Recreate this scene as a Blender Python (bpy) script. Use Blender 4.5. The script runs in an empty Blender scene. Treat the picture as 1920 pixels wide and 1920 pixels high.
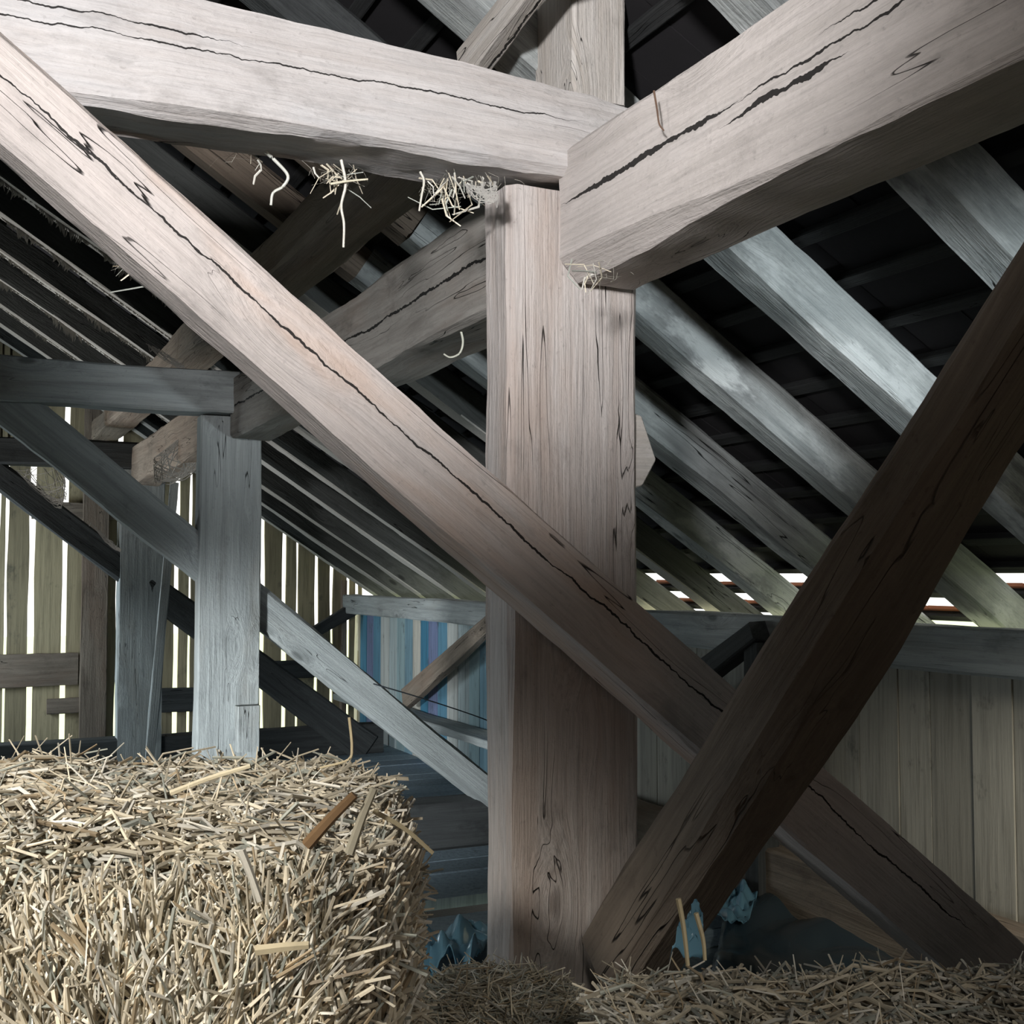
import bpy, bmesh, math, random
from mathutils import Vector, Matrix, noise

C = bpy.context.scene.collection
EYE = 1.32                                   # eye height over the loft floor
PITCH, YAW, FPX = math.radians(2.978), math.radians(25.423), 2230.0
X_AX, Y_AX, Z_AX = Vector((1, 0, 0)), Vector((0, 1, 0)), Vector((0, 0, 1))

# ------------------------------------------------------------------ camera
cd = bpy.data.cameras.new('camera'); cam = bpy.data.objects.new('camera', cd); C.objects.link(cam)
cd.lens = 36 * FPX / 1920; cd.sensor_width = 36; cd.clip_start = .05; cd.clip_end = 300
cam.location = (0, 0, EYE); cam.rotation_euler = (math.pi/2 + PITCH, 0, -YAW)
bpy.context.scene.camera = cam

# ------------------------------------------------------------------ world
w = bpy.data.worlds.new('sky'); bpy.context.scene.world = w; w.use_nodes = True
bg = w.node_tree.nodes['Background']; bg.inputs[0].default_value = (1.0, 1.0, .95, 1); bg.inputs[1].default_value = 1.8

FW = Vector((math.sin(YAW), math.cos(YAW), 0)); RT = Vector((math.cos(YAW), -math.sin(YAW), 0))
def cf(lat, fwd, z):                         # metres right of / ahead of / above the eye -> world
    return RT*lat + FW*fwd + Vector((0, 0, z + EYE))
def ray(x, y):
    r = (x-960)/FPX; u = -(y-960)/FPX
    f = math.cos(PITCH) - u*math.sin(PITCH); up = math.sin(PITCH) + u*math.cos(PITCH)
    return RT*r + FW*f + Z_AX*up
def on(x, y, ax, v):                         # where the sight line meets the plane axis = v
    d = ray(x, y)
    return Vector((0, 0, EYE)) + d*(((v-EYE) if ax == 2 else v)/d[ax])

def light(name, kind, loc, aim, power, col, size=.3, ang=60, blend=.8, sy=None):
    l = bpy.data.lights.new(name, kind); l.energy = power; l.color = col
    o = bpy.data.objects.new(name, l); C.objects.link(o); o.location = loc
    o.rotation_euler = (Vector(aim)-Vector(loc)).to_track_quat('-Z', 'Y').to_euler()
    if kind == 'SPOT': l.spot_size = math.radians(ang); l.spot_blend = blend; l.shadow_soft_size = size
    if kind == 'AREA':
        l.size = size
        if sy: l.shape = 'RECTANGLE'; l.size_y = sy
    return o
# added lamps with no visible source, each brightening a chosen part
light('frame_key_light', 'SPOT', cf(-.6, -1.2, .6), on(720, -60, 1, 2.1), 690, (.99, .985, 1), .12, 40, .75)  # added key lamp on the main frame; no hatch is built here
light('purlin_fill_light', 'SPOT', cf(-1.3, -.2, .75), on(1500, 130, 0, 1.127), 55, (1, .96, .93), .1, 26, .7)  # added lamp that lifts the near purlin
light('bale_light', 'SPOT', cf(-1.0, -.3, .85), cf(-.70, 1.22, -.42), 260, (1, .95, .87), .15, 40, .6)
light('low_straw_fill_light', 'SPOT', cf(.5, -.6, .6), cf(.30, 1.35, -.76), 44, (1, .95, .86), .15, 31, .8)  # added lamp for the low straw
light('rafter_fill_light', 'SPOT', (2.25, .25, EYE-.15), (1.82, 3.0, EYE+.66), 210, (.86, .95, 1), .1, 34, .9)  # added lamp picking out the right-hand rafters
light('left_bay_light', 'SPOT', (-1.6, 2.9, EYE-.6), (1.15, 5.3, EYE-.85), 950, (.93, .98, 1), .2, 32, .8)
light('rear_bay_light', 'AREA', (-2.6, 7.0, EYE-.9), (1.5, 7.4, EYE+.9), 20, (.95, 1, .93), 1.2)
light('rear_wall_light', 'AREA', (-.9, 8.6, EYE-.3), (3.1, 7.6, EYE-.6), 34, (.8, .92, 1), .8)
light('right_wall_light', 'SPOT', (2.4, 1.2, EYE-.1), (3.1, 3.0, EYE-1.1), 85, (1, .94, .80), .2, 42, .9)
light('rear_roof_light', 'SPOT', (-1.7, 6.6, EYE-.9), (.6, 7.2, EYE+1.2), 200, (1, .95, .92), .2, 66, .9)
light('eave_fill_light', 'AREA', (4.1, 4.5, EYE-1.2), (3.25, 4.5, EYE-.1), 150, (1, .93, .68), .6, sy=11)  # added lamp brightening the rafter feet from outside
light('rear_post_light', 'SPOT', (-1.9, 6.4, EYE-.4), (1.1, 8.4, EYE-.8), 170, (.88, .97, 1), .2, 22, .8)
light('left_side_light', 'SPOT', (-2.3, 2.75, EYE-.2), (1.03, 2.25, EYE-.45), 60, (.8, .92, 1), .1, 28, .8)
light('warm_fill_light', 'AREA', cf(.9, -1.4, -.1), cf(.35, 2.4, -.7), 3, (1, .72, .55), 1.0)
light('soft_fill_light', 'AREA', cf(-1.2, -2.0, .8), cf(.2, 3, 0), 2, (.75, .88, 1), 1.8)

vs = bpy.context.scene.view_settings
bpy.context.scene.display_settings.display_device = 'sRGB'
vs.view_transform = 'Standard'; vs.look = 'None'; vs.gamma = 1; vs.exposure = 0; vs.use_curve_mapping = False

# ------------------------------------------------------------------ materials
class N:
    def __init__(s, name):
        s.m = bpy.data.materials.new(name); s.m.use_nodes = True; s.t = s.m.node_tree
        s.b = s.t.nodes['Principled BSDF']
    def n(s, kind, **k):
        q = s.t.nodes.new(kind)
        for a, v in k.items(): setattr(q, a, v)
        return q
    def l(s, a, b): s.t.links.new(a, b)
    def val(s, sock, v):
        if hasattr(v, 'is_output'): s.l(v, sock)
        else: sock.default_value = v
    def math(s, op, a, b=0.0, c=None, clamp=False):
        q = s.n('ShaderNodeMath', operation=op); q.use_clamp = clamp
        s.val(q.inputs[0], a); s.val(q.inputs[1], b)
        if c is not None: s.val(q.inputs[2], c)
        return q.outputs[0]
    def noise(s, vec, scale, detail=4, rough=.55, dist=0):
        q = s.n('ShaderNodeTexNoise'); s.l(vec, q.inputs['Vector'])
        q.inputs['Scale'].default_value = scale; q.inputs['Detail'].default_value = detail
        q.inputs['Roughness'].default_value = rough; q.inputs['Distortion'].default_value = dist
        return q.outputs['Fac']
    def map(s, vec, scale, loc=(0, 0, 0)):
        q = s.n('ShaderNodeMapping'); s.l(vec, q.inputs[0]); q.inputs['Scale'].default_value = scale; q.inputs['Location'].default_value = loc
        return q.outputs[0]
    def ramp(s, f, stops):
        q = s.n('ShaderNodeValToRGB'); s.l(f, q.inputs[0]); e = q.color_ramp.elements
        while len(e) < len(stops): e.new(.5)
        for i, (p, c) in enumerate(stops):
            e[i].position = p; e[i].color = (*c, 1) if len(c) == 3 else c
        return q.outputs[0]
    def mix(s, f, a, b, mode='MIX'):
        q = s.n('ShaderNodeMix', data_type='RGBA', blend_type=mode)
        s.val(q.inputs[0], f); s.val(q.inputs[6], a if hasattr(a, 'is_output') else (*a, 1)); s.val(q.inputs[7], b if hasattr(b, 'is_output') else (*b, 1))
        return q.outputs[2]
    def sm(s, f, lo, hi, a=0, b=1):
        q = s.n('ShaderNodeMapRange', interpolation_type='SMOOTHSTEP'); s.l(f, q.inputs[0])
        for i, v in enumerate((lo, hi, a, b)): q.inputs[i+1].default_value = v
        return q.outputs[0]

def wood(name, light_c, dark_c, patch_c=None, patch=.5, cracks=(), crackiness=.5, seed=0, knots=True, rough=.85, coarse=1.0, pale=None, fineness=.42):
    """weathered hewn timber; object X runs along the grain. cracks: (axis, offset, slope, x0, x1, halfwidth, facesign)"""
    g = N(name); tc = g.n('ShaderNodeTexCoord').outputs['Object']
    oi = g.n('ShaderNodeObjectInfo').outputs['Random']
    sh = g.n('ShaderNodeVectorMath', operation='ADD'); g.l(tc, sh.inputs[0])
    cx = g.n('ShaderNodeCombineXYZ'); g.l(g.math('MULTIPLY', oi, 37.0), cx.inputs[0]); cx.inputs[1].default_value = seed*3.7; g.l(g.math('MULTIPLY', oi, 11.0), cx.inputs[2])
    g.l(cx.outputs[0], sh.inputs[1]); v = sh.outputs[0]
    # knots bend the grain
    vk = g.n('ShaderNodeTexVoronoi'); g.l(g.map(v, (1.5, 4, 4)), vk.inputs['Vector']); vk.inputs['Scale'].default_value = 1.0
    kd = vk.outputs['Distance']
    warp = g.sm(kd, 0, .3, .05, 0)
    wv = g.n('ShaderNodeVectorMath', operation='ADD'); g.l(v, wv.inputs[0])
    cw = g.n('ShaderNodeCombineXYZ'); g.l(warp, cw.inputs[1]); g.l(warp, cw.inputs[2]); g.l(cw.outputs[0], wv.inputs[1])
    vv = wv.outputs[0]
    fine = g.noise(g.map(vv, (5.0, 150*coarse, 150*coarse)), 1, 5, .6, .4)
    mid = g.noise(g.map(vv, (1.4, 30*coarse, 30*coarse)), 1, 6, .65, .5)
    blot = g.noise(g.map(v, (4.5, 9, 9)), 1, 6, .68)
    grit = g.noise(g.map(v, (60, 90, 90)), 1, 3, .6)
    base = g.ramp(mid, [(.25, dark_c), (.6, light_c)])
    base = g.mix(g.sm(fine, .38, .72, 0, fineness), base, tuple(c*.58 for c in light_c))
    if patch_c:
        pn = g.noise(g.map(v, (1.3, 5, 5), (5, 2, 1)), 1, 4, .6)
        base = g.mix(g.math('MULTIPLY', g.sm(pn, .48, .68), patch), base, patch_c)
    if pale:
        pn2 = g.noise(g.map(v, (3, 7, 7), (9, 4, 2)), 1, 5, .65)
        base = g.mix(g.math('MULTIPLY', g.sm(pn2, .5, .62), .75), base, pale)
    base = g.mix(g.sm(blot, .53, .75, 0, .5), base, tuple(c*.45 for c in dark_c))
    base = g.mix(g.sm(grit, .60, .78, 0, .35), base, tuple(c*.4 for c in dark_c))
    h = g.math('ADD', g.math('MULTIPLY', fine, .5), g.math('MULTIPLY', mid, .9))
    if knots:
        kn = g.sm(kd, .03, .075, 1, 0)
        ring = g.sm(g.math('ABSOLUTE', g.math('SUBTRACT', kd, .10)), 0, .02, .12, 0)
        base = g.mix(g.math('MULTIPLY', g.math('MAXIMUM', kn, ring), .75), base, tuple(c*.42 for c in dark_c))
    # long drying checks along the grain
    cn = g.noise(g.map(vv, (.5, 11, 11), (3, 1, 7)), 1, 3, .6, .1)
    ck = g.sm(g.math('ABSOLUTE', g.math('SUBTRACT', cn, .5)), 0, .0022+.003*crackiness, 1, 0)
    gate = g.sm(g.noise(g.map(v, (1.1, 3, 3), (8, 8, 8)), 1, 2), .52-.1*crackiness, .6, 0, 1)
    ck = g.math('MULTIPLY', ck, gate)
    sep = g.n('ShaderNodeSeparateXYZ'); g.l(tc, sep.inputs[0])
    for (ax, off, slope, x0, x1, hw, sgn) in cracks:
        zc = g.math('SUBTRACT', sep.outputs[ax], g.math('MULTIPLY_ADD', sep.outputs[0], slope, off))
        wob = g.math('MULTIPLY', g.math('SUBTRACT', g.noise(g.map(tc, (5, 0, 0), (seed, ax, 0)), 1, 5, .7), .5), .05)
        dd = g.math('ABSOLUTE', g.math('ADD', zc, wob))
        wid = g.math('MULTIPLY', g.sm(g.noise(g.map(tc, (9, 0, 0), (2, seed, 0)), 1, 4, .7), .3, .62, .25, 1.3), hw)
        ends = g.math('MULTIPLY', g.sm(sep.outputs[0], x0, x0+.10), g.sm(sep.outputs[0], x1-.16, x1, 1, 0))
        jag = g.math('MULTIPLY_ADD', g.noise(g.map(tc, (55, 0, 0), (4, seed, 0)), 1, 3, .6), 1.2, .4)
        c1 = g.math('LESS_THAN', dd, g.math('MULTIPLY', g.math('MULTIPLY', wid, jag), ends))
        face = g.math('GREATER_THAN', g.math('MULTIPLY', sep.outputs[3-ax], sgn), 0.0)
        c1 = g.math('MULTIPLY', g.math('MULTIPLY', c1, g.math('GREATER_THAN', ends, .02)), face)
        ck = g.math('MAXIMUM', ck, c1)
    base = g.mix(g.math('MULTIPLY', ck, .97), base, tuple(c*.03 for c in dark_c))
    h = g.math('SUBTRACT', h, g.math('MULTIPLY', ck, 2.2))
    h = g.math('ADD', h, g.math('MULTIPLY', grit, .35))
    bp = g.n('ShaderNodeBump'); bp.inputs['Strength'].default_value = .8; bp.inputs['Distance'].default_value = .007; g.l(h, bp.inputs['Height'])
    g.l(bp.outputs[0], g.b.inputs['Normal']); g.l(base, g.b.inputs['Base Color']); g.b.inputs['Roughness'].default_value = rough
    g.b.inputs['Specular IOR Level'].default_value = .25
    return g.m

LT, DK = (.60, .565, .545), (.40, .35, .32)
ORANGE = (.52, .33, .22)
M = {}
M['tie'] = wood('bleached_tie_wood', LT, (.50, .45, .42), (.50, .52, .54), .4, [(2, .035, .0, .2, 2.2, .0016, -1), (2, -.012, .01, 1.2, 2.9, .0014, -1)], .2, 1)
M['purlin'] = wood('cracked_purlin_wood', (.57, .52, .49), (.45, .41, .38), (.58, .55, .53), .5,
                   [(2, .020, .0, 4.42, 5.05, .0052, 1), (2, .018, .0, 3.95, 4.46, .0022, 1), (2, -.006, .0, 4.16, 4.50, .0050, 1), (2, .045, .0, 3.9, 4.25, .003, 1)], .3, 2)
M['post'] = wood('main_post_wood', fineness=.62, light_c=(.60, .55, .52), dark_c=(.44, .37, .33), patch_c=(.45, .31, .23), patch=.35,
                 cracks=
                 [(1, .012, .0, .25, 2.0, .0035, -1), (1, -.05, .01, .5, 1.4, .0016, -1)], crackiness=.6, seed=3, coarse=1.2)
M['brace'] = wood('orange_tinged_brace_wood', (.62, .55, .51), (.52, .47, .44), ORANGE, .55, [(2, .010, .003, .6, 3.5, .0020, -1)], .4, 4)
M['king'] = wood('king_post_wood', (.58, .54, .50), (.42, .37, .32), (.50, .40, .30), .4, [(1, .012, 0, .0, 1.2, .003, -1)], .4, 5)
M['brown'] = wood('dark_brown_wood', (.20, .16, .125), (.105, .082, .064), (.22, .17, .13), .4, (), .7, 6)
M['dusty'] = wood('dusty_brown_wood', (.30, .25, .20), (.16, .125, .10), (.22, .15, .11), .5, (), .6, 7)
M['grey'] = wood('cool_grey_wood', (.40, .43, .43), (.22, .24, .24), (.30, .29, .26), .4, (), .5, 8)
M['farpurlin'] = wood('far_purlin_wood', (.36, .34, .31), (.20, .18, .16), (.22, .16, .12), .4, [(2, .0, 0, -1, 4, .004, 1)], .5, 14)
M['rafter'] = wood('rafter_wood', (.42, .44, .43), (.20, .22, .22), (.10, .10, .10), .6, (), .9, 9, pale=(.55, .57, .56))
M['dark'] = wood('dark_and_shaded_wood', (.07, .075, .075), (.03, .032, .034), None, 0, (), .5, 10)  # also on the upper rafters, where the dark colour stands in for shade
M['foot'] = wood('new_rafter_wood', (.60, .52, .30), (.42, .35, .2), None, 0, (), .3, 11)

def simple(name, c, rough=.9, nscale=30, c2=None, bump=.2, metal=0):
    g = N(name); tc = g.n('ShaderNodeTexCoord').outputs['Object']
    f = g.noise(tc, nscale, 5, .6); g.l(g.mix(f, c, c2 or tuple(q*.6 for q in c)), g.b.inputs['Base Color'])
    bp = g.n('ShaderNodeBump'); bp.inputs['Strength'].default_value = bump; bp.inputs['Distance'].default_value = .01
    g.l(f, bp.inputs['Height']); g.l(bp.outputs[0], g.b.inputs['Normal']); g.b.inputs['Roughness'].default_value = rough
    return g.m
def tinted(name, dark=.5, rough=.8, grain=True):
    """board or stalk colour from a per-piece colour attribute, with streaks over it"""
    g = N(name); at = g.n('ShaderNodeAttribute', attribute_name='tint').outputs['Color']
    tc = g.n('ShaderNodeTexCoord').outputs['Object']
    f = g.noise(g.map(tc, (45, 45, 2.2) if grain else (40, 40, 40)), 1, 5, .65)
    col = g.mix(g.sm(f, .4, .75, 0, .75), at, g.mix(1.0, at, (dark, dark, dark), 'MULTIPLY'))
    if grain:
        st = g.noise(g.map(tc, (9, 9, 5)), 1, 5, .7)
        col = g.mix(g.sm(st, .56, .74, 0, .6), col, (.05, .055, .05))
        bp = g.n('ShaderNodeBump'); bp.inputs['Strength'].default_value = .5; bp.inputs['Distance'].default_value = .006
        g.l(f, bp.inputs['Height']); g.l(bp.outputs[0], g.b.inputs['Normal'])
    g.l(col, g.b.inputs['Base Color']); g.b.inputs['Roughness'].default_value = rough
    return g.m
M['boards'] = tinted('vertical_board_wood', .5, .9)
M['straw'] = tinted('straw_stalks', .75, .6, False)
M['packed'] = simple('packed_straw', (.42, .35, .24), .95, 60, (.14, .105, .07), .8)
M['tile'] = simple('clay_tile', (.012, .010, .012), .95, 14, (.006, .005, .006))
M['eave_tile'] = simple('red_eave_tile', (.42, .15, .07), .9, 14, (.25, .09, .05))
M['farrafter'] = wood('far_rafter_shaded_wood', (.10, .105, .10), (.05, .052, .05), None, 0, (), .5, 15)  # darkened rafter wood: the unlit sides are put into the colour
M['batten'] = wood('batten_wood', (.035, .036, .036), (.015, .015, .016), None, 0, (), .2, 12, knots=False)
M['web'] = simple('cobweb_and_lit_underside', (.50, .48, .44), 1, 90)  # also paints the far rafter undersides as if lit
M['grass'] = simple('meadow', (.82, .92, .60), 1, 6, (.72, .84, .45))
M['iron'] = simple('rusty_iron', (.12, .09, .07), .6, 40, (.05, .04, .03), .2, 0)
g = N('blue_plastic_film'); g.b.inputs['Base Color'].default_value = (.22, .45, .60, 1); g.b.inputs['Roughness'].default_value = .22
g.b.inputs['Transmission Weight'].default_value = .35; M['plastic'] = g.m
g = N('dark_plastic_film'); g.b.inputs['Base Color'].default_value = (.035, .055, .07, 1); g.b.inputs['Roughness'].default_value = .25; M['plastic_dark'] = g.m

# ------------------------------------------------------------------ mesh helpers
def tag(o, label=None, cat=None, group=None, kind=None):
    if label: o['label'] = label
    if cat: o['category'] = cat
    if group: o['group'] = group
    if kind: o['kind'] = kind
    return o
def link(name, verts, faces, mat, parent=None, tints=None, smooth=False, mw=None):
    me = bpy.data.meshes.new(name); me.from_pydata(verts, [], faces); me.update()
    if tints:
        a = me.color_attributes.new('tint', 'FLOAT_COLOR', 'POINT')
        flat = []
        for t in tints: flat += [t[0], t[1], t[2], 1]
        a.data.foreach_set('color', flat)
    me.materials.append(mat)
    if smooth:
        me.polygons.foreach_set('use_smooth', [True]*len(me.polygons))
        me.set_sharp_from_angle(angle=math.radians(32))
    o = bpy.data.objects.new(name, me); C.objects.link(o)
    if mw is not None: o.matrix_world = mw
    if parent: o.parent = parent; o.matrix_parent_inverse = parent.matrix_world.inverted()
    return o
def timber_mesh(L, w, h, taper=(1, 1), wane=.012, rough=.004, seed=0, bow=0, step=.05, cuts=None):
    """hewn beam along +X; w across Y, h across Z. cuts: waney bites (corner 0-3, x0, x1, depth)"""
    random.seed(seed); n = max(2, min(160, int(L/step))); V = []; F = []
    base = []
    S = 4
    cor = [(-1, -1), (1, -1), (1, 1), (-1, 1)]
    for k in range(4):
        a, b = cor[k], cor[(k+1) % 4]
        for s in range(S+1): base.append((k, s/S))
    m = len(base)
    for i in range(n+1):
        x = L*i/n; t = i/n; sc = taper[0]+(taper[1]-taper[0])*t
        W, H = w/2, h/2*sc
        zo = bow*math.sin(math.pi*t)
        cw = [wane*(.55+1.1*max(0, .5+noise.noise(Vector((x*1.7, k*9+seed, 3))))) for k in range(4)]
        if cuts:
            for (k, a, b, d) in cuts:
                if a < x < b: cw[k] += d*math.sin(math.pi*(x-a)/(b-a))
        for (k, s) in base:
            a, b = cor[k], cor[(k+1) % 4]
            c0, c1 = cw[k], cw[(k+1) % 4]
            pa = Vector((a[0]*W, a[1]*H)); pb = Vector((b[0]*W, b[1]*H)); d = (pb-pa); ln = d.length; d /= ln
            p = pa + d*(c0 + (ln-c0-c1)*s)
            nn = Vector((d.y, -d.x))
            r = noise.noise(Vector((x*2.3, p.x*6+seed*5, p.y*6)))*rough*1.6 + noise.noise(Vector((x*14, p.x*22+seed, p.y*22)))*rough*.5
            r2 = noise.noise(Vector((x*1.1, k*7.3+seed, 1)))*rough*1.5
            p = p + nn*(r+r2)
            V.append((x, p.x, p.y+zo))
    for i in range(n):
        for j in range(m):
            j2 = (j+1) % m
            F.append((i*m+j, i*m+j2, (i+1)*m+j2, (i+1)*m+j))
    F.append(tuple(range(m-1, -1, -1))); F.append(tuple(n*m+j for j in range(m)))
    F = [tuple(reversed(f)) for f in F]
    return V, F
def frame(p0, xd, yd):
    x = xd.normalized(); y = (yd - x*yd.dot(x)).normalized(); z = x.cross(y)
    return Matrix(((x.x, y.x, z.x, p0.x), (x.y, y.y, z.y, p0.y), (x.z, y.z, z.z, p0.z), (0, 0, 0, 1)))
def fix_normals(o):
    bm = bmesh.new(); bm.from_mesh(o.data); bmesh.ops.recalc_face_normals(bm, faces=bm.faces); bm.to_mesh(o.data); bm.free()
def timber(name, p0, p1, w, h, yd, mat, label=None, cat=None, group=None, parent=None, **k):
    p0, p1 = Vector(p0), Vector(p1); V, F = timber_mesh((p1-p0).length, w, h, **k)
    o = link(name, V, F, mat, None, None, False, frame(p0, p1-p0, Vector(yd))); fix_normals(o)
    o.data.polygons.foreach_set('use_smooth', [True]*len(o.data.polygons)); o.data.set_sharp_from_angle(angle=math.radians(28))
    if parent: o.parent = parent; o.matrix_parent_inverse = parent.matrix_world.inverted()
    if cat: tag(o, label, cat, group, 'thing')
    return o
def faced(name, ax, v, top, bot, thick, mat, label, cat, e0=0, e1=0, group=None, **k):
    """timber whose camera-side face lies in plane axis=v between two measured edges; it is `thick` deep behind it"""
    T0, T1 = (on(*q, ax, v) for q in top); B0, B1 = (on(*q, ax, v) for q in bot)
    nrm = X_AX if ax == 0 else Y_AX
    d = ((T1-T0).normalized() + (B1-B0).normalized()).normalized(); s = nrm.cross(d)
    o = (T0+B0)/2
    def tz(A, Bp, x):                        # offset along s of an edge at distance x
        a0, a1 = (A-o).dot(d), (Bp-o).dot(d); s0, s1 = (A-o).dot(s), (Bp-o).dot(s)
        return s0 + (s1-s0)*(x-a0)/(a1-a0)
    L = max((T1-o).dot(d), (B1-o).dot(d)); xs = (-e0, L+e1)
    w0, w1 = (abs(tz(T0, T1, x)-tz(B0, B1, x)) for x in xs); c0, c1 = ((tz(T0, T1, x)+tz(B0, B1, x))/2 for x in xs)
    p0 = o + d*xs[0] + s*c0 + nrm*thick/2; p1 = o + d*xs[1] + s*c1 + nrm*thick/2
    wm = (w0+w1)/2
    ob = timber(name, p0, p1, thick, wm, nrm, mat, label, cat, group, taper=(w0/wm, w1/wm), **k)
    return ob

z = lambda q: q + EYE
# ------------------------------------------------------------------ setting: floor, walls, roof, meadow
def box(V, F, T, x0, x1, y0, y1, z0, z1, t):
    i = len(V)
    V += [(x0, y0, z0), (x1, y0, z0), (x1, y1, z0), (x0, y1, z0), (x0, y0, z1), (x1, y0, z1), (x1, y1, z1), (x0, y1, z1)]
    F += [(i+3, i+2, i+1, i), (i+4, i+5, i+6, i+7), (i, i+1, i+5, i+4), (i+1, i+2, i+6, i+5), (i+2, i+3, i+7, i+6), (i+3, i, i+4, i+7)]
    T += [t]*8
GY, WX, RS, RX0, RZ0 = 9.5, 3.10, .65, 3.04, -.10      # gable plane, eave wall plane, roof pitch and reference
RIDGE = -.9
def roof_z(x, up=0):                                   # height of the rafter undersides (+up)
    xx = x if x > RIDGE else 2*RIDGE - x
    return z(RZ0 + RS*(RX0-xx)) + up
random.seed(5)
V, F, T = [], [], []
y = -3.2
while y < 9.6:                                          # loft floor boards (one pit left open before the second frame)
    wd = random.uniform(.17, .24); c = random.uniform(.7, 1.2)
    if not (4.25 < y < 4.52): box(V, F, T, -5.2, WX+.1, y, y+wd-.008, -.04, random.uniform(-.004, .004), (.22*c, .29*c, .34*c))
    else: box(V, F, T, -5.2, 1.0, y, y+wd-.008, -.04, 0, (.15*c, .16*c, .16*c))
    y += wd
floor = link('floor', V, F, M['boards'], None, T); floor['kind'] = 'structure'
V, F, T = [], [], []; box(V, F, T, -5.4, WX+.1, -3.3, 9.6, -.5, -.46, (.02, .02, .02))
o = link('floor', V, F, M['boards'], None, T); o['kind'] = 'structure'

# eave wall on the right: vertical boards
V, F, T = [], [], []; y = -3.3
random.seed(8)
blues = [(.10, .24, .34), (.30, .42, .45), (.05, .20, .32), (.48, .50, .48), (.20, .34, .42), (.16, .20, .34), (.40, .47, .48), (.58, .56, .50)]
k = 0
while y < GY:
    wd = random.uniform(.15, .20); c = random.uniform(.8, 1.15)
    if y > 5.2: t = blues[(k*5+2) % 8]
    else: t = (.36*c, .345*c, .30*c)
    dz = random.uniform(-.004, .004)
    box(V, F, T, WX+dz, WX+.03+dz, y, y+wd-(.012 if y > 9 else .003), 0, z(-.20), t); y += wd; k += 1
o = link('wall_right', V, F, M['boards'], None, T); o['kind'] = 'structure'

# gable wall at the back: boards with daylight gaps between them
gaps = [(10, 6), (58, 13), (120, 12), (222, 12), (330, 12), (355, 6), (491, 13), (533, 11), (557, 6), (593, 9), (622, 8), (652, 8), (668, 8)]
edges = [on(px, 1150, 1, GY).x for px, _ in gaps]; wid = [g_/2230*9.9*.72 for _, g_ in gaps]
V, F, T = [], [], []; random.seed(3)
cuts = []
x = -5.3
while x < edges[0]-.3: cuts.append((x, min(x+.26, edges[0]-.02)-.03*random.random())); x += .27
prev = cuts[-1][1]+.012
for e, wg in zip(edges, wid):
    if e-wg/2 > prev: cuts.append((prev, e-wg/2))
    prev = e+wg/2
cuts.append((prev, WX+.03))
for (a, b) in cuts:
    m_ = max(1, round((b-a)/.28)); 
    for q in range(m_):
        xa, xb = a+(b-a)*q/m_, a+(b-a)*(q+1)/m_ - (.004 if q < m_-1 else 0)
        c = random.uniform(.75, 1.2); t = (.42*c, .36*c, .23*c)
        ta, tb = roof_z(xa)+.2, roof_z(xb)+.2; j = random.uniform(-.006, .006)
        n_ = 14; i0 = len(V)                            # ragged edges: the gap width wanders
        for s in range(n_+1):
            zz = ta*s/n_; zb = tb*s/n_; dl = noise.noise(Vector((xa*5, zz*1.9, 1)))*.011; dr = noise.noise(Vector((xb*5, zz*1.9, 4)))*.011
            if q: dl = 0
            for yy in (GY+j, GY+j+.022): V += [(xa+dl, yy, zz), (xb+dr, yy, zb)]; T += [t, t]
        for s in range(n_):
            a_ = i0+4*s; b_ = a_+4
            F += [(a_, a_+1, b_+1, b_), (a_+1, a_+3, b_+3, b_+1), (a_+3, a_+2, b_+2, b_+3), (a_+2, a_, b_, b_+2)]
        F += [(i0, i0+2, i0+3, i0+1), (i0+4*n_, i0+4*n_+1, i0+4*n_+3, i0+4*n_+2)]
box(V, F, T, -5.3, .75, GY+.03, GY+.05, z(.85), z(2.2), (.2, .17, .12))
o = link('wall_back', V, F, M['boards'], None, T); o['kind'] = 'structure'
# walls behind and left of the viewpoint
V, F, T = [], [], []; x = -5.3
while x < WX+.03:
    top = min(roof_z(x), roof_z(x+.24))+.1; c = random.uniform(.8, 1.1); box(V, F, T, x, x+.24, -3.34, -3.3, 0, top, (.10*c, .095*c, .085*c)); x += .24
o = link('wall_front', V, F, M['boards'], None, T); o['kind'] = 'structure'
V, F, T = [], [], []; y = -3.3
while y < GY: c = random.uniform(.8, 1.1); box(V, F, T, -5.34, -5.3, y, y+.24, 0, z(.1), (.10*c, .095*c, .085*c)); y += .24
o = link('wall_left', V, F, M['boards'], None, T); o['kind'] = 'structure'

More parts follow.
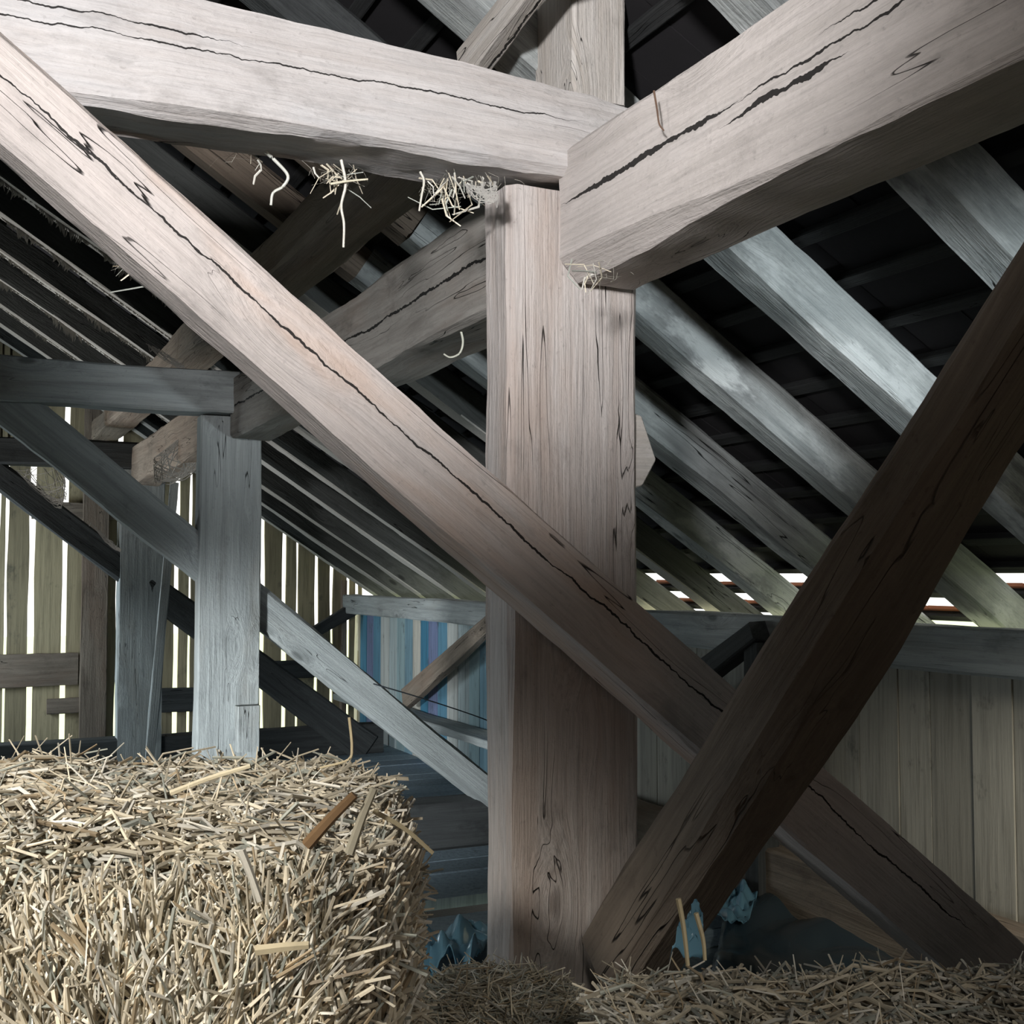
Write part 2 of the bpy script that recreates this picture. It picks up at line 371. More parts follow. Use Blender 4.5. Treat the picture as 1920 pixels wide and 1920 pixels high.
# tile roof: lapped courses, the eave courses loose enough to let the day in
def roof_courses(side):
    V, F, mi = [], [], []
    cs = 1/math.sqrt(1+RS*RS); pitch_l = .165
    n_ = int((3.62-RIDGE)/cs/pitch_l)
    for i in range(n_+1):
        xl = 3.62 - i*pitch_l*cs; xh = xl - pitch_l*cs*1.35
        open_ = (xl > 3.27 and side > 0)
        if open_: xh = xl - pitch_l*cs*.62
        if xh < RIDGE-.05: xh = RIDGE-.05
        yy = -3.4
        while yy < 9.75:
            wd = .19; r = random.uniform(-.004, .004)
            b = len(V)
            for (xx, up) in ((xl, .226), (xh, .208), (xh, .196), (xl, .214)):
                zz = z(RZ0+RS*(RX0-xx)) + up + r; X = xx if side > 0 else 2*RIDGE-xx
                V += [(X, yy, zz), (X, yy+wd-.003*(1 if open_ else -1), zz)]
            F += [(b, b+1, b+3, b+2), (b+2, b+3, b+5, b+4), (b+4, b+5, b+7, b+6), (b+6, b+7, b+1, b), (b, b+2, b+4, b+6), (b+1, b+7, b+5, b+3)]
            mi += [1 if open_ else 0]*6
            yy += wd
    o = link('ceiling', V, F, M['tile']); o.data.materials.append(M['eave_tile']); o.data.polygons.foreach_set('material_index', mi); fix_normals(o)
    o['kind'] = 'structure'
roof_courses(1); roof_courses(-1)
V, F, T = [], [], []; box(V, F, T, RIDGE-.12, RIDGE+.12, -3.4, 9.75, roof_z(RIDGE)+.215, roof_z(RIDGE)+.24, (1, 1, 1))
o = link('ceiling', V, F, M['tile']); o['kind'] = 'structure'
# meadow outside
V = [(-60, -60, -1.6), (60, -60, -1.6), (60, 60, -1.6), (-60, 60, -1.6)]
o = link('ground', V, [(0, 1, 2, 3)], M['grass']); o['kind'] = 'structure'

# ------------------------------------------------------------------ main frame
mp0, mp1 = 1.026, 1.329
main_post = timber('post', ((mp0+mp1)/2, 2.232, 0), ((mp0+mp1)/2, 2.232, z(.80)), .124, mp1-mp0, (0, 1, 0), M['post'],
       'thick bleached post in the middle, brown toward its foot', 'post', seed=11, wane=.010, rough=.004, step=.03)
faced('tie_beam', 1, 2.115, [(390, 0), (1190, 190)], [(150, 187), (1050, 320)], .17, M['tie'],
       'big pale tie beam across the top left, resting on the main post', 'beam', 2.0, .02, seed=12, wane=.006, rough=.014, step=.03,
       cuts=[(3, 2.9, 3.5, .02), (2, 2.7, 3.3, .02)])
timber('purlin', (1.2195, -2.9, z(.738)), (1.2195, 2.14, z(.738)), .185, .264, (-1, 0, 0), M['purlin'],
       'heavy pale beam with long black cracks, upper right, butting the main post', 'beam', seed=13, wane=.008, rough=.006, step=.035,
       cuts=[(1, 4.2, 5.6, .03)])
faced('brace', 1, 2.0, [(0, 60), (1531, 1421)], [(0, 260), (1445, 1531)], .105, M['brace'],
      'long pale diagonal brace with orange stain, from top left past the main post', 'brace', .9, .95, seed=14, wane=.006, rough=.005, step=.03)
bx = on(1120, 1675, 1, 2.14).x
def off(pt, dy, dz): return Vector((pt.x, pt.y+dy, pt.z+dz))
faced('brace', 0, bx-.04, [(1120, 1675), (1920, 405)], [(1200, 1790), (1925, 640)], .15, M['brown'],
      'dark brown diagonal brace rising to the right edge in front of everything', 'brace', .15, .75, seed=15, wane=.028, rough=.006, step=.03)
# king post over the tie
kp0, kp1 = on(1075, 100, 1, 2.15).x, on(1173, 100, 1, 2.15).x
timber('post', ((kp0+kp1)/2, 2.15+.09, z(1.0)), ((kp0+kp1)/2, 2.24, roof_z(kp0)+.25), .18, kp1-kp0, (0, 1, 0), M['king'],
       'short square post standing on the tie beam, straight crack down its front', 'post', seed=16, wane=.004, rough=.003)
faced('strut', 0, 1.02, [(852, 96), (938, -12)], [(895, 114), (985, -8)], .05, M['king'],
      'small grey strut leaning up beside the short upper post', 'strut', .05, .35, seed=17, wane=.006)
timber('purlin', (1.06, 2.46, z(1.08)), (1.06, 9.45, z(1.08)), .20, .14, (-1, 0, 0), M['dusty'],
       'brown slanting beam over the tie beams, right under the rafters', 'beam', seed=23, wane=.012, rough=.008)
# stub end of a cross piece showing on the right of the post
p = on(1197, 845, 1, 2.2)
V = []; prof = [(1190, 775), (1204, 780), (1231, 862), (1206, 910), (1190, 915)]
for yy in (2.19, 2.27):
    for q in prof: 
        s = on(*q, 1, 2.19); V.append((s.x, yy, s.z))
n5 = 5; F = [tuple(range(5)), tuple(range(9, 4, -1))] + [(i, i+5, (i+1) % 5+5, (i+1) % 5) for i in range(5)]
o = link('wooden_wedge', V, F, M['king']); fix_normals(o)
bm = bmesh.new(); bm.from_mesh(o.data); bmesh.ops.bevel(bm, geom=bm.edges[:], offset=.003, segments=1, affect='EDGES'); bm.to_mesh(o.data); bm.free()
tag(o, 'pale pointed wedge sticking out on the right side of the main post', 'wedge', kind='thing')

# purlin going on behind the main post
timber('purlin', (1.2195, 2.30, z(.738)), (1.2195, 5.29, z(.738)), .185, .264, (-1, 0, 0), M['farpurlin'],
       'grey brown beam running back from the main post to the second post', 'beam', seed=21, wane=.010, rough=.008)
timber('purlin', (1.2195, 5.43, z(.738)), (1.2195, 9.45, z(.738)), .185, .264, (-1, 0, 0), M['dusty'],
       'far beam end with hanging webs between the second and third posts', 'beam', seed=22, wane=.012, rough=.008)

# second frame
timber('post', (1.137, 5.36, 0), (1.137, 5.36, z(.70)), .12, .272, (0, 1, 0), M['grey'],
       'second post, bluish grey with dark top, left of the main post', 'post', seed=31, wane=.006, rough=.004)
timber('tie_beam', (-3.2, 5.30, z(.80)), (1.15, 5.30, z(.80)), .17, .188, (0, 1, 0), M['grey'],
       'grey tie beam at the left edge, resting on the second post', 'beam', seed=32, wane=.010, rough=.007)
faced('brace', 1, 5.34, [(100, 770), (910, 1445)], [(0, 795), (905, 1512)], .11, M['grey'],
      'grey diagonal brace crossing behind the second post down to the main post', 'brace', .35, .3, seed=33, wane=.012, rough=.006)
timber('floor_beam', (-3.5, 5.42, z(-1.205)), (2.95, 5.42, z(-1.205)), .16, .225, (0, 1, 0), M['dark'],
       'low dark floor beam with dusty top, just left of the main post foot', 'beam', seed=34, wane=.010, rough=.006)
# block nailed on the second post
p = on(463, 1365, 1, 5.28)
timber('wooden_block', (p.x, 5.27, p.z-.10), (p.x, 5.27, p.z+.10), .05, .10, (0, 1, 0), M['grey'],
       'small wooden block fixed low on the second post', 'block', seed=35, wane=.004, step=.02)
# third frame
timber('post', (1.205, 8.46, 0), (1.205, 8.46, z(.71)), .12, .30, (0, 1, 0), M['grey'],
       'third post, farthest and narrowest, near the slatted wall', 'post', seed=41, wane=.008, rough=.006)
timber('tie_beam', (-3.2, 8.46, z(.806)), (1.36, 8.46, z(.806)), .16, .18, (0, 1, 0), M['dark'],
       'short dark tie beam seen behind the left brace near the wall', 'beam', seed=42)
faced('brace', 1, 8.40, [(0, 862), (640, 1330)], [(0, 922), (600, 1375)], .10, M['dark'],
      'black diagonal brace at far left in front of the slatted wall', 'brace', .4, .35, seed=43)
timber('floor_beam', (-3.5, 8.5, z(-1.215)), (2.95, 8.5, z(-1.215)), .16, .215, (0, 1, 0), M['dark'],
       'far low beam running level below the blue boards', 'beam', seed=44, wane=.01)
# leaning lath by the third post
timber('lath', on(327, 905, 1, 8.3), on(278, 1452, 1, 8.1), .02, .06, (0, 1, 0), M['grey'],
       'thin grey lath leaning against the third post', 'lath', seed=45, wane=.003)

# eave side
timber('wall_plate', (WX-.08, -3.0, z(-.245)), (WX-.08, GY-.02, z(-.245)), .15, .15, (-1, 0, 0), M['grey'],
       'long grey wall plate under the rafter feet along the right wall', 'beam', seed=51, wane=.008, rough=.005)
faced('brace', 0, 2.93, [(742, 1300), (903, 1160)], [(775, 1312), (906, 1192)], .06, M['dusty'],
      'small brown diagonal brace in front of the blue boards', 'brace', .05, .1, seed=52, wane=.004)
faced('brace', 1, 9.35, [(585, 1178), (672, 1125)], [(590, 1198), (672, 1150)], .08, M['dark'],
      'tiny dark knee brace where the slatted wall meets the blue boards', 'brace', .2, .05, seed=53, wane=.004)
py_ = on(1398, 1240, 0, 2.86).y
timber('post', (2.93, py_, 0), (2.93, py_, z(-.27)), .10, .10, (0, 1, 0), M['dark'],
       'short black post under the wall plate, between the two crossing braces', 'post', seed=54, wane=.006)
faced('brace', 0, 2.86, [(1290, 1250), (1378, 1183)], [(1300, 1290), (1400, 1210)], .09, M['dark'],
      'black knee brace rising to the short black post', 'brace', .3, .05, seed=55, wane=.006)
timber('ledge', (2.98, 5.6, z(-1.0)), (2.98, GY-.05, z(-1.0)), .20, .05, (-1, 0, 0), M['grey'],
       'pale dusty ledge at the foot of the blue boards', 'ledge', seed=56, wane=.004)
timber('ledge', (2.96, -1.5, z(-1.19)), (2.96, 5.2, z(-1.19)), .10, .24, (-1, 0, 0), M['dusty'],
       'low dusty ledge along the right wall above the plastic sheet', 'ledge', seed=57, wane=.008)

# gable rails and stud
def rail(px0, px1, py0, py1, label, mat=M['dusty'], name='wall_rail', dy=.045):
    a, b = on(px0, py0, 1, GY-dy), on(px1, py1, 1, GY-dy)
    timber(name, (a.x, GY-dy/2-.01, (a.z+b.z)/2), (b.x, GY-dy/2-.01, (a.z+b.z)/2), dy-.012, abs(a.z-b.z), (0, 1, 0), mat, label, 'rail', seed=int(px1), wane=.004, rough=.006)
rail(-250, 146, 1235, 1285, 'wide rail nailed across the slatted wall, at the left edge')
rail(88, 148, 1310, 1336, 'short board scrap under the wide rail')
rail(300, 366, 1292, 1334, 'dark rail between the third and second posts', M['dark'])
rail(488, 640, 1240, 1268, 'dark rail seen right of the second post', M['dark'])
rail(60, 215, 940, 975, 'high rail on the slatted wall under the left braces')
for a, b, l in ((152, 202, 'upright stud left of the third post'), (640, 650, 'narrow upright stud at the end of the slatted wall')):
    A, B = on(a, 1150, 1, 9.44), on(b, 1150, 1, 9.44)
    timber('stud', ((A.x+B.x)/2, 9.455, 0), ((A.x+B.x)/2, 9.455, roof_z(A.x)-.02), .05, B.x-A.x, (0, 1, 0), M['dusty'], l, 'stud', seed=a, wane=.004)

# ------------------------------------------------------------------ rafters and battens
ry = [.6, 1.19, 1.80, 2.43, 2.99, 3.55, 4.08, 4.56, 5.12, 5.74, 6.30, 6.95, 7.55, 8.2, 8.75, 9.3]
lab = {2: 'upper right rafter, closest one under the cracked beam', 3: 'brightest rafter, emerging below the middle of the cracked beam',
       4: 'lit rafter leaving the right side of the main post just below the cracked beam', 5: 'rafter leaving the main post beside the pale wedge',
       6: 'rafter leaving the main post just below the pale wedge', 7: 'lowest grey rafter right of the main post'}
sl = Vector((1, 0, -RS)).normalized()
proto = {}
RL = (3.58-RIDGE)/sl.x
for i, yy in enumerate(ry):
    random.seed(i)
    rw, rh = (.115, .135) if 2 <= i < 6 else (.10, .125)
    p0 = Vector((RIDGE, yy-rw/2, roof_z(RIDGE))) + Vector((RS, 0, 1)).normalized()*rh*.52
    if i in (0, 1, 2, 4, 5, 6):                         # these are cut in two: the upper length is coloured dark for roof shade
        cut = ((1.15 if i < 3 else 1.28)-RIDGE)/sl.x
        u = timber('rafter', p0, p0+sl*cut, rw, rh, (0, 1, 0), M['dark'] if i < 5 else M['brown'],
                   'upper rafter above the cracked beam, coloured black for shade' if i < 3 else ('dark upper rafter just behind the big tie beam' if i == 4 else 'dark brown upper rafter seen in the triangle under the big tie beam'),
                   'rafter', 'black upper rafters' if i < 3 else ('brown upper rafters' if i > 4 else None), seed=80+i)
        p0 = p0+sl*cut
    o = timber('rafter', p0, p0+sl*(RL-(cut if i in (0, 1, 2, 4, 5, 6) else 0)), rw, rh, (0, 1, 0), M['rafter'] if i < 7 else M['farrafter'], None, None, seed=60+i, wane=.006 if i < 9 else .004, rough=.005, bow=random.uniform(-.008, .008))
    if i >= 7:                                          # dusty undersides, painted pale as if lit from below
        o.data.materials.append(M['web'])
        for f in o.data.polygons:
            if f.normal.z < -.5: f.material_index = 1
    if i in lab: tag(o, lab[i], 'rafter', 'rafters right of the main post', 'thing')
    elif i < 2: tag(o, 'dark rafter high over the cracked beam', 'rafter', 'rafters over the cracked beam', 'thing')
    else: tag(o, 'thin far rafter in the row between the main post and left edge', 'rafter', 'far rafters on the left', 'thing')
# battens laid across the rafters
cs = sl.x; first = None
nb = int((3.5-RIDGE)/cs/.165)
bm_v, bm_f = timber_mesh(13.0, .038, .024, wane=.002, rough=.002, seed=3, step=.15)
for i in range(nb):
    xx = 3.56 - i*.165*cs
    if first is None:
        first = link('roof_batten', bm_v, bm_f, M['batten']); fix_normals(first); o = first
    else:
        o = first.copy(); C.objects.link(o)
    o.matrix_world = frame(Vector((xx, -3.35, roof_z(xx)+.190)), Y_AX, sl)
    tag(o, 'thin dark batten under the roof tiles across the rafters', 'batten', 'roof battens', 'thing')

# ------------------------------------------------------------------ straw
def stalk(V, F, T, p, d, L, wd, t, bend=.15, rnd=random):
    d = d.normalized(); a = d.orthogonal().normalized(); ang = rnd.uniform(0, 6.28); a = a*math.cos(ang)+d.cross(a)*math.sin(ang); b = d.cross(a)
    bv = a*rnd.uniform(-bend, bend)*L; i = len(V); fl = rnd.uniform(.35, 1)
    for s in (0, .5, 1):
        c = p + d*(L*(s-.5)) + bv*(1-(2*s-1)**2); r = wd*.5*(1 if s < 1 else .75)
        for q in (a*r, b*r*fl, -a*r, -b*r*fl): V.append(tuple(c+q)); T.append(t)
    for s in (0, 4):
        for q in range(4): F.append((i+s+q, i+s+(q+1) % 4, i+s+4+(q+1) % 4, i+s+4+q))
    F.append((i+3, i+2, i+1, i)); F.append((i+8, i+9, i+10, i+11))
def tint(rnd, k=1.0):
    r = rnd.random(); b = rnd.uniform(.5, 1.25)*k
    if r < .55: c = (.70, .63, .49)
    elif r < .80: c = (.82, .79, .70)
    elif r < .88: c = (.48, .38, .25)
    else: c = (.46, .48, .42)
    return (c[0]*b, c[1]*b, c[2]*b)
def bale(name, M4, sx, sy, sz, label, cat, seed, n_front, n_top, n_side, k=1.0, rr=.10, hump=.02, wmin=.0026, wmax=.0068, kf=1.0):
    """bale in its own frame: x right, y away, z up from its base; front face is y = 0"""
    rnd = random.Random(seed)
    # body
    V, F = [], []; nx, ny, nz = 26, 16, 16
    def surf(u, v, w_):
        p = Vector((u*sx, v*sy, w_*sz)); q = Vector((min(max(p.x, rr), sx-rr), min(max(p.y, rr), sy-rr), min(p.z, sz-rr)))
        e = p-q
        if e.length > 1e-6: p = q + e.normalized()*min(e.length, rr)
        nn = noise.noise(p*7+Vector((seed, 0, 0)))*hump + noise.noise(p*2.3+Vector((0, seed, 0)))*hump*1.3
        return p + Vector((0, -nn, nn*.8))
    idx = {}
    def vid(a, b, c):
        kk = (a, b, c)
        if kk not in idx: idx[kk] = len(V); V.append(tuple(surf(a/nx, b/ny, c/nz)))
        return idx[kk]
    for a in range(nx):
        for b in range(ny): F += [(vid(a, b, nz), vid(a+1, b, nz), vid(a+1, b+1, nz), vid(a, b+1, nz)), (vid(a, b, 0), vid(a, b+1, 0), vid(a+1, b+1, 0), vid(a+1, b, 0))]
        for c in range(nz): F += [(vid(a, 0, c), vid(a+1, 0, c), vid(a+1, 0, c+1), vid(a, 0, c+1)), (vid(a, ny, c), vid(a, ny, c+1), vid(a+1, ny, c+1), vid(a+1, ny, c))]
    for b in range(ny):
        for c in range(nz): F += [(vid(0, b, c), vid(0, b, c+1), vid(0, b+1, c+1), vid(0, b+1, c)), (vid(nx, b, c), vid(nx, b+1, c), vid(nx, b+1, c+1), vid(nx, b, c+1))]
    o = link(name, V, F, M['packed'], None, None, True, M4); fix_normals(o)
    tag(o, label, cat, None, 'thing')
    V, F, T = [], [], []
    for _ in range(n_front):                            # cut face: stalks stand nearly upright, pressed together
        u = rnd.random(); w_ = 1 - rnd.random()*min(1, .55/sz)
        p = surf(u, 0, w_) + Vector((0, -rnd.uniform(-.004, .014), 0))
        lean = rnd.gauss(0, .42) if rnd.random() < .78 else rnd.uniform(-1.5, 1.5)
        patch = noise.noise(Vector((u*4, w_*4, seed)))
        d = Vector((math.sin(lean+patch*.8), rnd.gauss(-.12, .28), math.cos(lean+patch*.8)))
        stalk(V, F, T, p, d, rnd.uniform(.03, .13), rnd.uniform(wmin, wmax)*.85, tint(rnd, k*kf), .12, rnd)
    for _ in range(n_top):
        u, v = rnd.random(), rnd.random(); p = surf(u, v, 1) + Vector((0, 0, rnd.uniform(-.004, .018)))
        an = rnd.uniform(0, 3.14); d = Vector((math.cos(an), math.sin(an), rnd.gauss(0, .22)))
        stalk(V, F, T, p, d, rnd.uniform(.02, .10), rnd.uniform(wmin, wmax*.9), tint(rnd, k*.86), .2, rnd)
    for _ in range(n_side):
        v = rnd.random(); w_ = 1 - rnd.random()*min(1, .5/sz); p = surf(1, v, w_) + Vector((rnd.uniform(-.004, .014), 0, 0))
        d = Vector((rnd.gauss(.3, .3), rnd.gauss(0, .35), 1 if rnd.random() < .7 else rnd.uniform(-.5, .5)))
        stalk(V, F, T, p, d, rnd.uniform(.02, .08), rnd.uniform(wmin, wmax), tint(rnd, k), .15, rnd)
    for _ in range(int(n_top*.05)):                     # loose ends standing off the top and the rims
        u, v = rnd.random(), rnd.random(); p = surf(u, v, 1) + Vector((0, 0, .018))
        stalk(V, F, T, p, Vector((rnd.gauss(0, .8), rnd.gauss(0, .5), rnd.uniform(.2, 1))), rnd.uniform(.03, .09), rnd.uniform(.0018, .0035), tint(rnd, k*1.1), .3, rnd)
    s = link('loose_straw', V, F, M['straw'], o, T); s.matrix_parent_inverse = Matrix(); s.parent = o; s.matrix_basis = Matrix()
    s['kind'] = 'stuff'
    return o
def bframe(lat, fwd, rot):
    yd = (FW*math.cos(rot) - RT*math.sin(rot)); xd = (RT*math.cos(rot) + FW*math.sin(rot))
    p = RT*lat + FW*fwd
    return Matrix(((xd.x, yd.x, 0, p.x), (xd.y, yd.y, 0, p.y), (0, 0, 1, .003), (0, 0, 0, 1)))
bale('straw_bale', bframe(-1.215, 1.10, math.radians(3)), 1.10, .66, EYE-.285, 'large pale straw bale filling the lower left corner', 'bale', 71, 17000, 11000, 3600, 1.0, .15, .022)
bale('straw_bale', bframe(.085, 1.20, math.radians(-1)), 1.0, .44, EYE-.53, 'low dim straw bale in the lower right corner', 'bale', 72, 7000, 6500, 600, .8, .09, .02)
bale('straw_heap', bframe(-.20, 1.75, math.radians(0)), .335, .40, EYE-.67, 'dim heap of short straw at the foot of the main post', 'heap', 73, 3000, 5000, 1500, 1.05, .15, .03, .0015, .004)

# single long stalks
rnd = random.Random(9)
def single(pts, wd, label, col=(.66, .56, .36), name='straw_stalk', cat='straw stalk'):
    cp = [Vector(p) for p in pts]; cp = [cp[0]*2-cp[1]]+cp+[cp[-1]*2-cp[-2]]; cu = []
    for i in range(1, len(cp)-2):                       # smooth curve through the points
        a, b, c, d = cp[i-1:i+3]
        for q in range(6):
            t = q/6; cu.append(.5*((2*b)+(c-a)*t+(2*a-5*b+4*c-d)*t*t+(3*b-a-3*c+d)*t**3))
    cu.append(cp[-2]); V, F, T = [], [], []; m = 6
    for i, c in enumerate(cu):
        d = (cu[min(i+1, len(cu)-1)]-cu[max(i-1, 0)]).normalized(); a = d.orthogonal().normalized(); b = d.cross(a)
        for q in range(m): V.append(tuple(c+(a*math.cos(q*1.047)+b*math.sin(q*1.047))*wd/2*(1-.3*i/len(cu)))); T.append(col)
    for i in range(len(cu)-1):
        for q in range(m): F.append((i*m+q, i*m+(q+1) % m, (i+1)*m+(q+1) % m, (i+1)*m+q))
    F += [tuple(range(m-1, -1, -1)), tuple((len(cu)-1)*m+q for q in range(m))]
    o = link(name, V, F, M['straw'], None, T, True); tag(o, label, cat, None, 'thing'); return o
def pxs(fwd, *pts):                                     # points at a given distance ahead
    out = []
    for x_, y_ in pts:
        d = ray(x_, y_); out.append(Vector((0, 0, EYE)) + d*(fwd/d.dot(FW)))
    return out
single(pxs(1.33, (1272, 1685), (1282, 1740), (1290, 1810)), .0065, 'upright straw stalk in front of the dark brace foot')
single(pxs(1.36, (1305, 1712), (1318, 1760), (1322, 1800)), .006, 'bent straw stalk just right of the upright one')
single(pxs(1.5, (655, 1345), (660, 1400), (652, 1425), (600, 1440)), .004, 'thin curved stalk rising off the top of the large bale')
single(pxs(1.07, (700, 1520), (760, 1555), (812, 1600)), .005, 'long stalk poking out past the right rim of the large bale')
single(pxs(1.04, (575, 1585), (620, 1535), (665, 1490)), .011, 'broad brown stalk lying on the front rim of the large bale', (.36, .22, .11))
single(pxs(1.05, (655, 1600), (680, 1530), (702, 1478)), .009, 'pale stalk beside the broad brown one', (.74, .68, .52))
single(pxs(1.05, (452, 1595), (470, 1640), (488, 1690)), .008, 'pale slanting stalk in the middle of the large bale', (.78, .74, .64))
single(pxs(1.36, (320, 1487), (390, 1460), (470, 1436)), .007, 'long straight stalk lying flat on top of the large bale', (.7, .62, .44))
single(pxs(1.04, (480, 1782), (530, 1776), (580, 1772)), .010, 'level straw stalk low on the face of the large bale', (.7, .6, .4))

# straw and web wisps hanging under the beams
def wisp(cx, cy, fwd, n, L, label, spread=18, hold=None, seed=0, k=1.0):
    rnd = random.Random(seed); V, F, T = [], [], []
    for _ in range(n):
        x_ = cx+rnd.gauss(0, spread); y_ = cy+abs(rnd.gauss(0, L*.35)); p = pxs(fwd+rnd.uniform(0, .03), (x_, y_))[0]
        d = Vector((rnd.gauss(0, .55), rnd.gauss(0, .4), -1)) if rnd.random() < .7 else Vector((rnd.uniform(-1, 1), .2, rnd.uniform(-.4, .4)))
        t = tint(rnd, k); stalk(V, F, T, p, d, rnd.uniform(.4, 1.3)*L/2230*fwd, rnd.uniform(.002, .005), t, .35, rnd)
    for _ in range(n*2):
        x_ = cx+rnd.gauss(0, spread*1.2); p = pxs(fwd+rnd.uniform(0, .05), (x_, cy+rnd.uniform(-8, L*.4)))[0]
        stalk(V, F, T, p, Vector((rnd.gauss(0, 1), rnd.gauss(0, .5), rnd.gauss(-.2, .8))), rnd.uniform(.015, .05), .0008, (.4, .38, .32), .5, rnd)
    o = link('straw_wisp', V, F, M['straw'], None, T); tag(o, label, 'straw wisp', 'straw wisps hanging under the tie beam', 'thing')
wisp(455, 292, 2.28, 5, 40, 'small wisp farthest left under the big tie beam', 22, None, 1, .8)
wisp(628, 320, 2.28, 16, 62, 'large tangle of straw caught under the big tie beam', 24, None, 3)
wisp(836, 345, 2.28, 20, 85, 'feathery white tuft of straw nearest the main post', 20, None, 6, 1.2)
wisp(895, 340, 2.26, 12, 40, 'webby fringe in the corner of tie beam and main post', 24, None, 7, .7)
wisp(238, 480, 2.03, 5, 70, 'straw bits dangling under the long pale brace at left', 8, None, 8)
wisp(1120, 505, 2.12, 9, 55, 'dusty fringe under the butt of the cracked beam', 26, None, 9, .9)
single(pxs(2.95, (862, 612), (868, 640), (862, 662), (845, 670), (832, 664)), .006, 'curled straw on the grey brown beam left of the main post', (.6, .6, .5))
single(pxs(2.02, (1226, 170), (1232, 205), (1236, 232), (1245, 245)), .004, 'rusty wire hanging down the cracked beam near its butt', (.12, .07, .045), 'rusty_wire', 'wire')
single(pxs(2.28, (640, 300), (648, 345), (640, 385), (645, 420), (644, 464)), .006, 'long single straw dangling lowest below the tangle', (.8, .76, .66))
single(pxs(2.28, (498, 285), (520, 305), (540, 330), (530, 350), (512, 362), (508, 385)), .007, 'looped pale straw dangling with a thick tip', (.7, .7, .62))
single(pxs(2.28, (788, 322), (795, 340), (790, 370), (786, 396)), .005, 'thin vertical straw between the tangle and the feathery tuft', (.7, .67, .58))
single(pxs(2.27, (620, 345), (650, 340), (690, 336)), .005, 'stiff level straw stuck through the tangle', (.75, .68, .5))
single(pxs(4.9, (462, 688), (490, 715), (508, 745), (530, 747)), .012, 'bent white straw by the end of the grey brown beam', (.6, .62, .58))

# dusty fringes of web hanging from the far rafters
def fringe(yy, x0, x1, seed):
    rnd = random.Random(seed); V, F = [], []; n_ = int((x1-x0)*130)
    for i in range(n_):
        xx = x0+(x1-x0)*i/n_; zz = roof_z(xx); h = (abs(noise.noise(Vector((xx*5, seed*3.3, 0))))**1.3*.12+.006)*rnd.uniform(.3, 1.2)
        b = len(V); wd = rnd.uniform(.003, .012)
        V += [(xx-wd, yy-.005, zz+.004), (xx+wd, yy+.004, zz+.004), (xx+wd*.5, yy+.006, zz-h*.6), (xx+rnd.uniform(-.01, .01), yy, zz-h), (xx-wd*.6, yy-.006, zz-h*.5)]
        F.append((b, b+1, b+2, b+3, b+4))
    o = link('cobweb', V, F, M['web']); tag(o, 'dusty ragged cobweb hanging along a far rafter at left', 'cobweb', 'cobwebs on the far rafters', 'thing')
for i in (8, 9, 10, 11, 12, 13): fringe(ry[i]-.05, -.1, 1.5, i)

def web(name_pts, fwd, n, label, seed, r=.0022):
    rnd = random.Random(seed); P = pxs(fwd, *name_pts); V, F = [], []
    def strand(a, b, sag):
        i = len(V)
        for q in range(5):
            t = q/4; c = a.lerp(b, t) + Vector((0, 0, -sag*4*t*(1-t)))
            for k_ in range(3): V.append(tuple(c + Vector((math.cos(k_*2.1), .4*math.sin(k_*2.1), math.sin(k_*2.1)))*r*rnd.uniform(.4, 1.3)))
        for q in range(4):
            for k_ in range(3): F.append((i+q*3+k_, i+q*3+(k_+1) % 3, i+(q+1)*3+(k_+1) % 3, i+(q+1)*3+k_))
    m_ = len(P)
    for _ in range(n):
        k_ = rnd.randrange(m_); l_ = (k_+rnd.choice((1, 2))) % m_
        a = P[k_].lerp(P[(k_+1) % m_], rnd.random()); b = P[l_].lerp(P[(l_+1) % m_], rnd.random())
        strand(a, b, rnd.uniform(0, .03))
    o = link('cobweb', V, F, M['web']); tag(o, label, 'cobweb', None, 'thing')
web([(28, 880), (120, 876), (125, 930), (112, 950), (70, 918)], 6.9, 60, 'pale cobweb spanning between the two left braces', 1)
web([(165, 975), (228, 1030), (225, 1035), (190, 1000)], 7.2, 30, 'torn cobweb hanging by the black brace and the far post', 2)
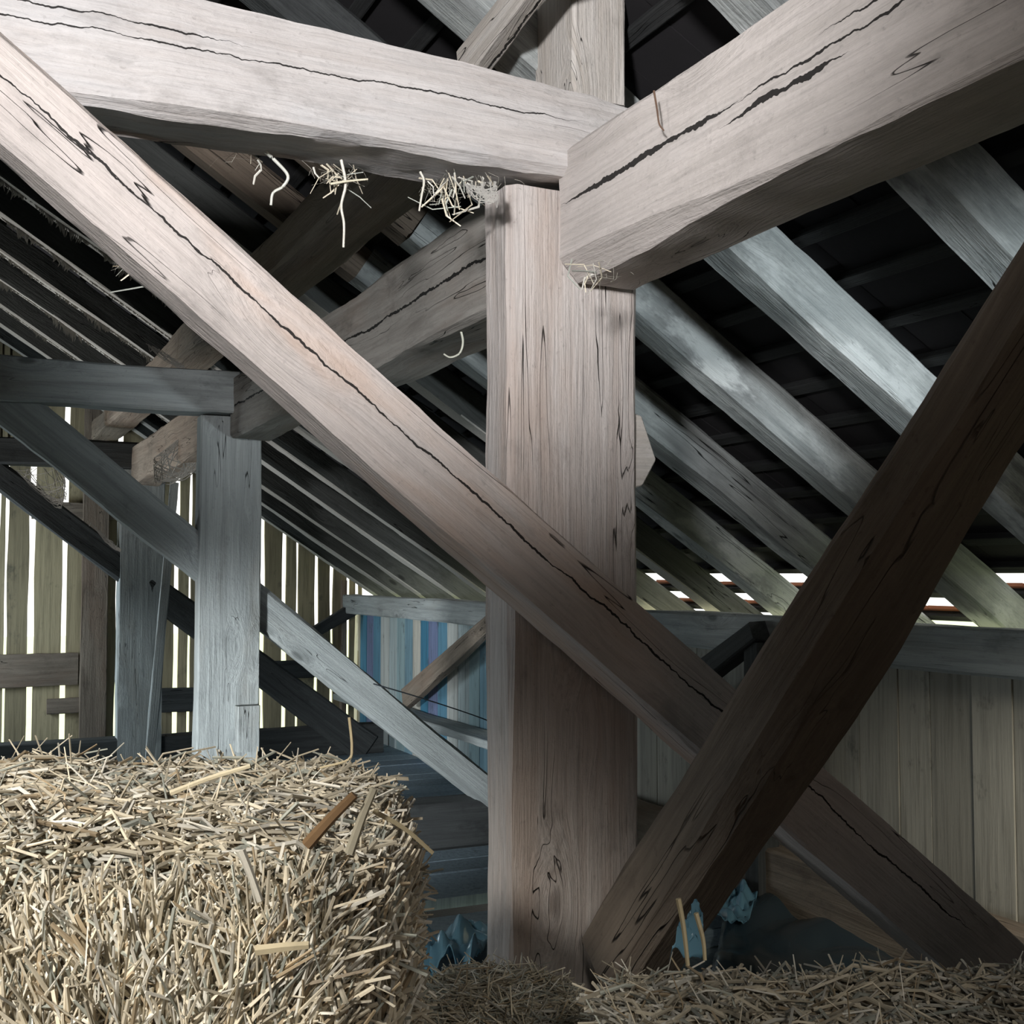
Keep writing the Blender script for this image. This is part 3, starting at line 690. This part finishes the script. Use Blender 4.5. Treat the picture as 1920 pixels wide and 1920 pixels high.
web([(288, 860), (330, 830), (365, 800), (370, 880), (330, 900), (290, 905)], 6.4, 70, 'thick dusty cobweb draped on the far beam end', 3, .004)
web([(265, 640), (345, 690), (345, 684), (300, 655)], 5.6, 24, 'cobweb stretched under the far rafters at left', 4)
web([(870, 345), (930, 340), (935, 375), (905, 350)], 2.26, 40, 'dusty cobweb in the corner by the main post top', 5, .0012)

# plastic sheets
def sheet(name, c4, mat, label, hump, seed, n_=34):
    V, F = [], []
    for i in range(n_+1):
        for j in range(n_+1):
            u, v = i/n_, j/n_; p = c4[0]*(1-u)*(1-v)+c4[1]*u*(1-v)+c4[2]*u*v+c4[3]*(1-u)*v
            e = 1
            h = (abs(noise.noise(Vector((u*2.2, v*3.1, seed)))) + .25*abs(noise.noise(Vector((u*5, v*4, seed)))))*hump*1.6
            V.append((p.x, p.y, p.z+h+.012))
    for i in range(n_):
        for j in range(n_): a = i*(n_+1)+j; F.append((a, a+n_+1, a+n_+2, a+1))
    o = link(name, V, F, mat, None, None, True); tag(o, label, 'plastic sheet', None, 'thing')
    md = o.modifiers.new('thickness', 'SOLIDIFY'); md.thickness = .002
def fl(x_, y_, zz=.01): return on(x_, y_, 2, zz)
sheet('plastic_sheet', [fl(1330, 1890), fl(1800, 1890), fl(1680, 1700), fl(1370, 1640)], M['plastic_dark'], 'dark crumpled plastic sheet on the floor by the right wall', .07, 3)
sheet('plastic_sheet', [fl(1330, 1730, .04), fl(1400, 1745, .04), fl(1420, 1690, .06), fl(1345, 1660, .06)], M['plastic'], 'shiny blue scrap of plastic on the dark sheet', .05, 5)
sheet('plastic_sheet', [fl(760, 1850), fl(880, 1850), fl(930, 1740), fl(760, 1770)], M['plastic'], 'light blue plastic between the large bale and the main post', .12, 6)
sheet('plastic_sheet', pxs(1.9, (1255, 1815), (1320, 1815), (1318, 1735), (1290, 1740)), M['plastic'], 'small blue plastic tip behind the low right bale', .03, 7, 12)

# thin wire in front of the blue boards
single(pxs(5.0, (700, 1282), (800, 1312), (912, 1350), (1000, 1390)), .006, 'dark wire strung in front of the blue boards', (.03, .04, .05), 'wire', 'wire')
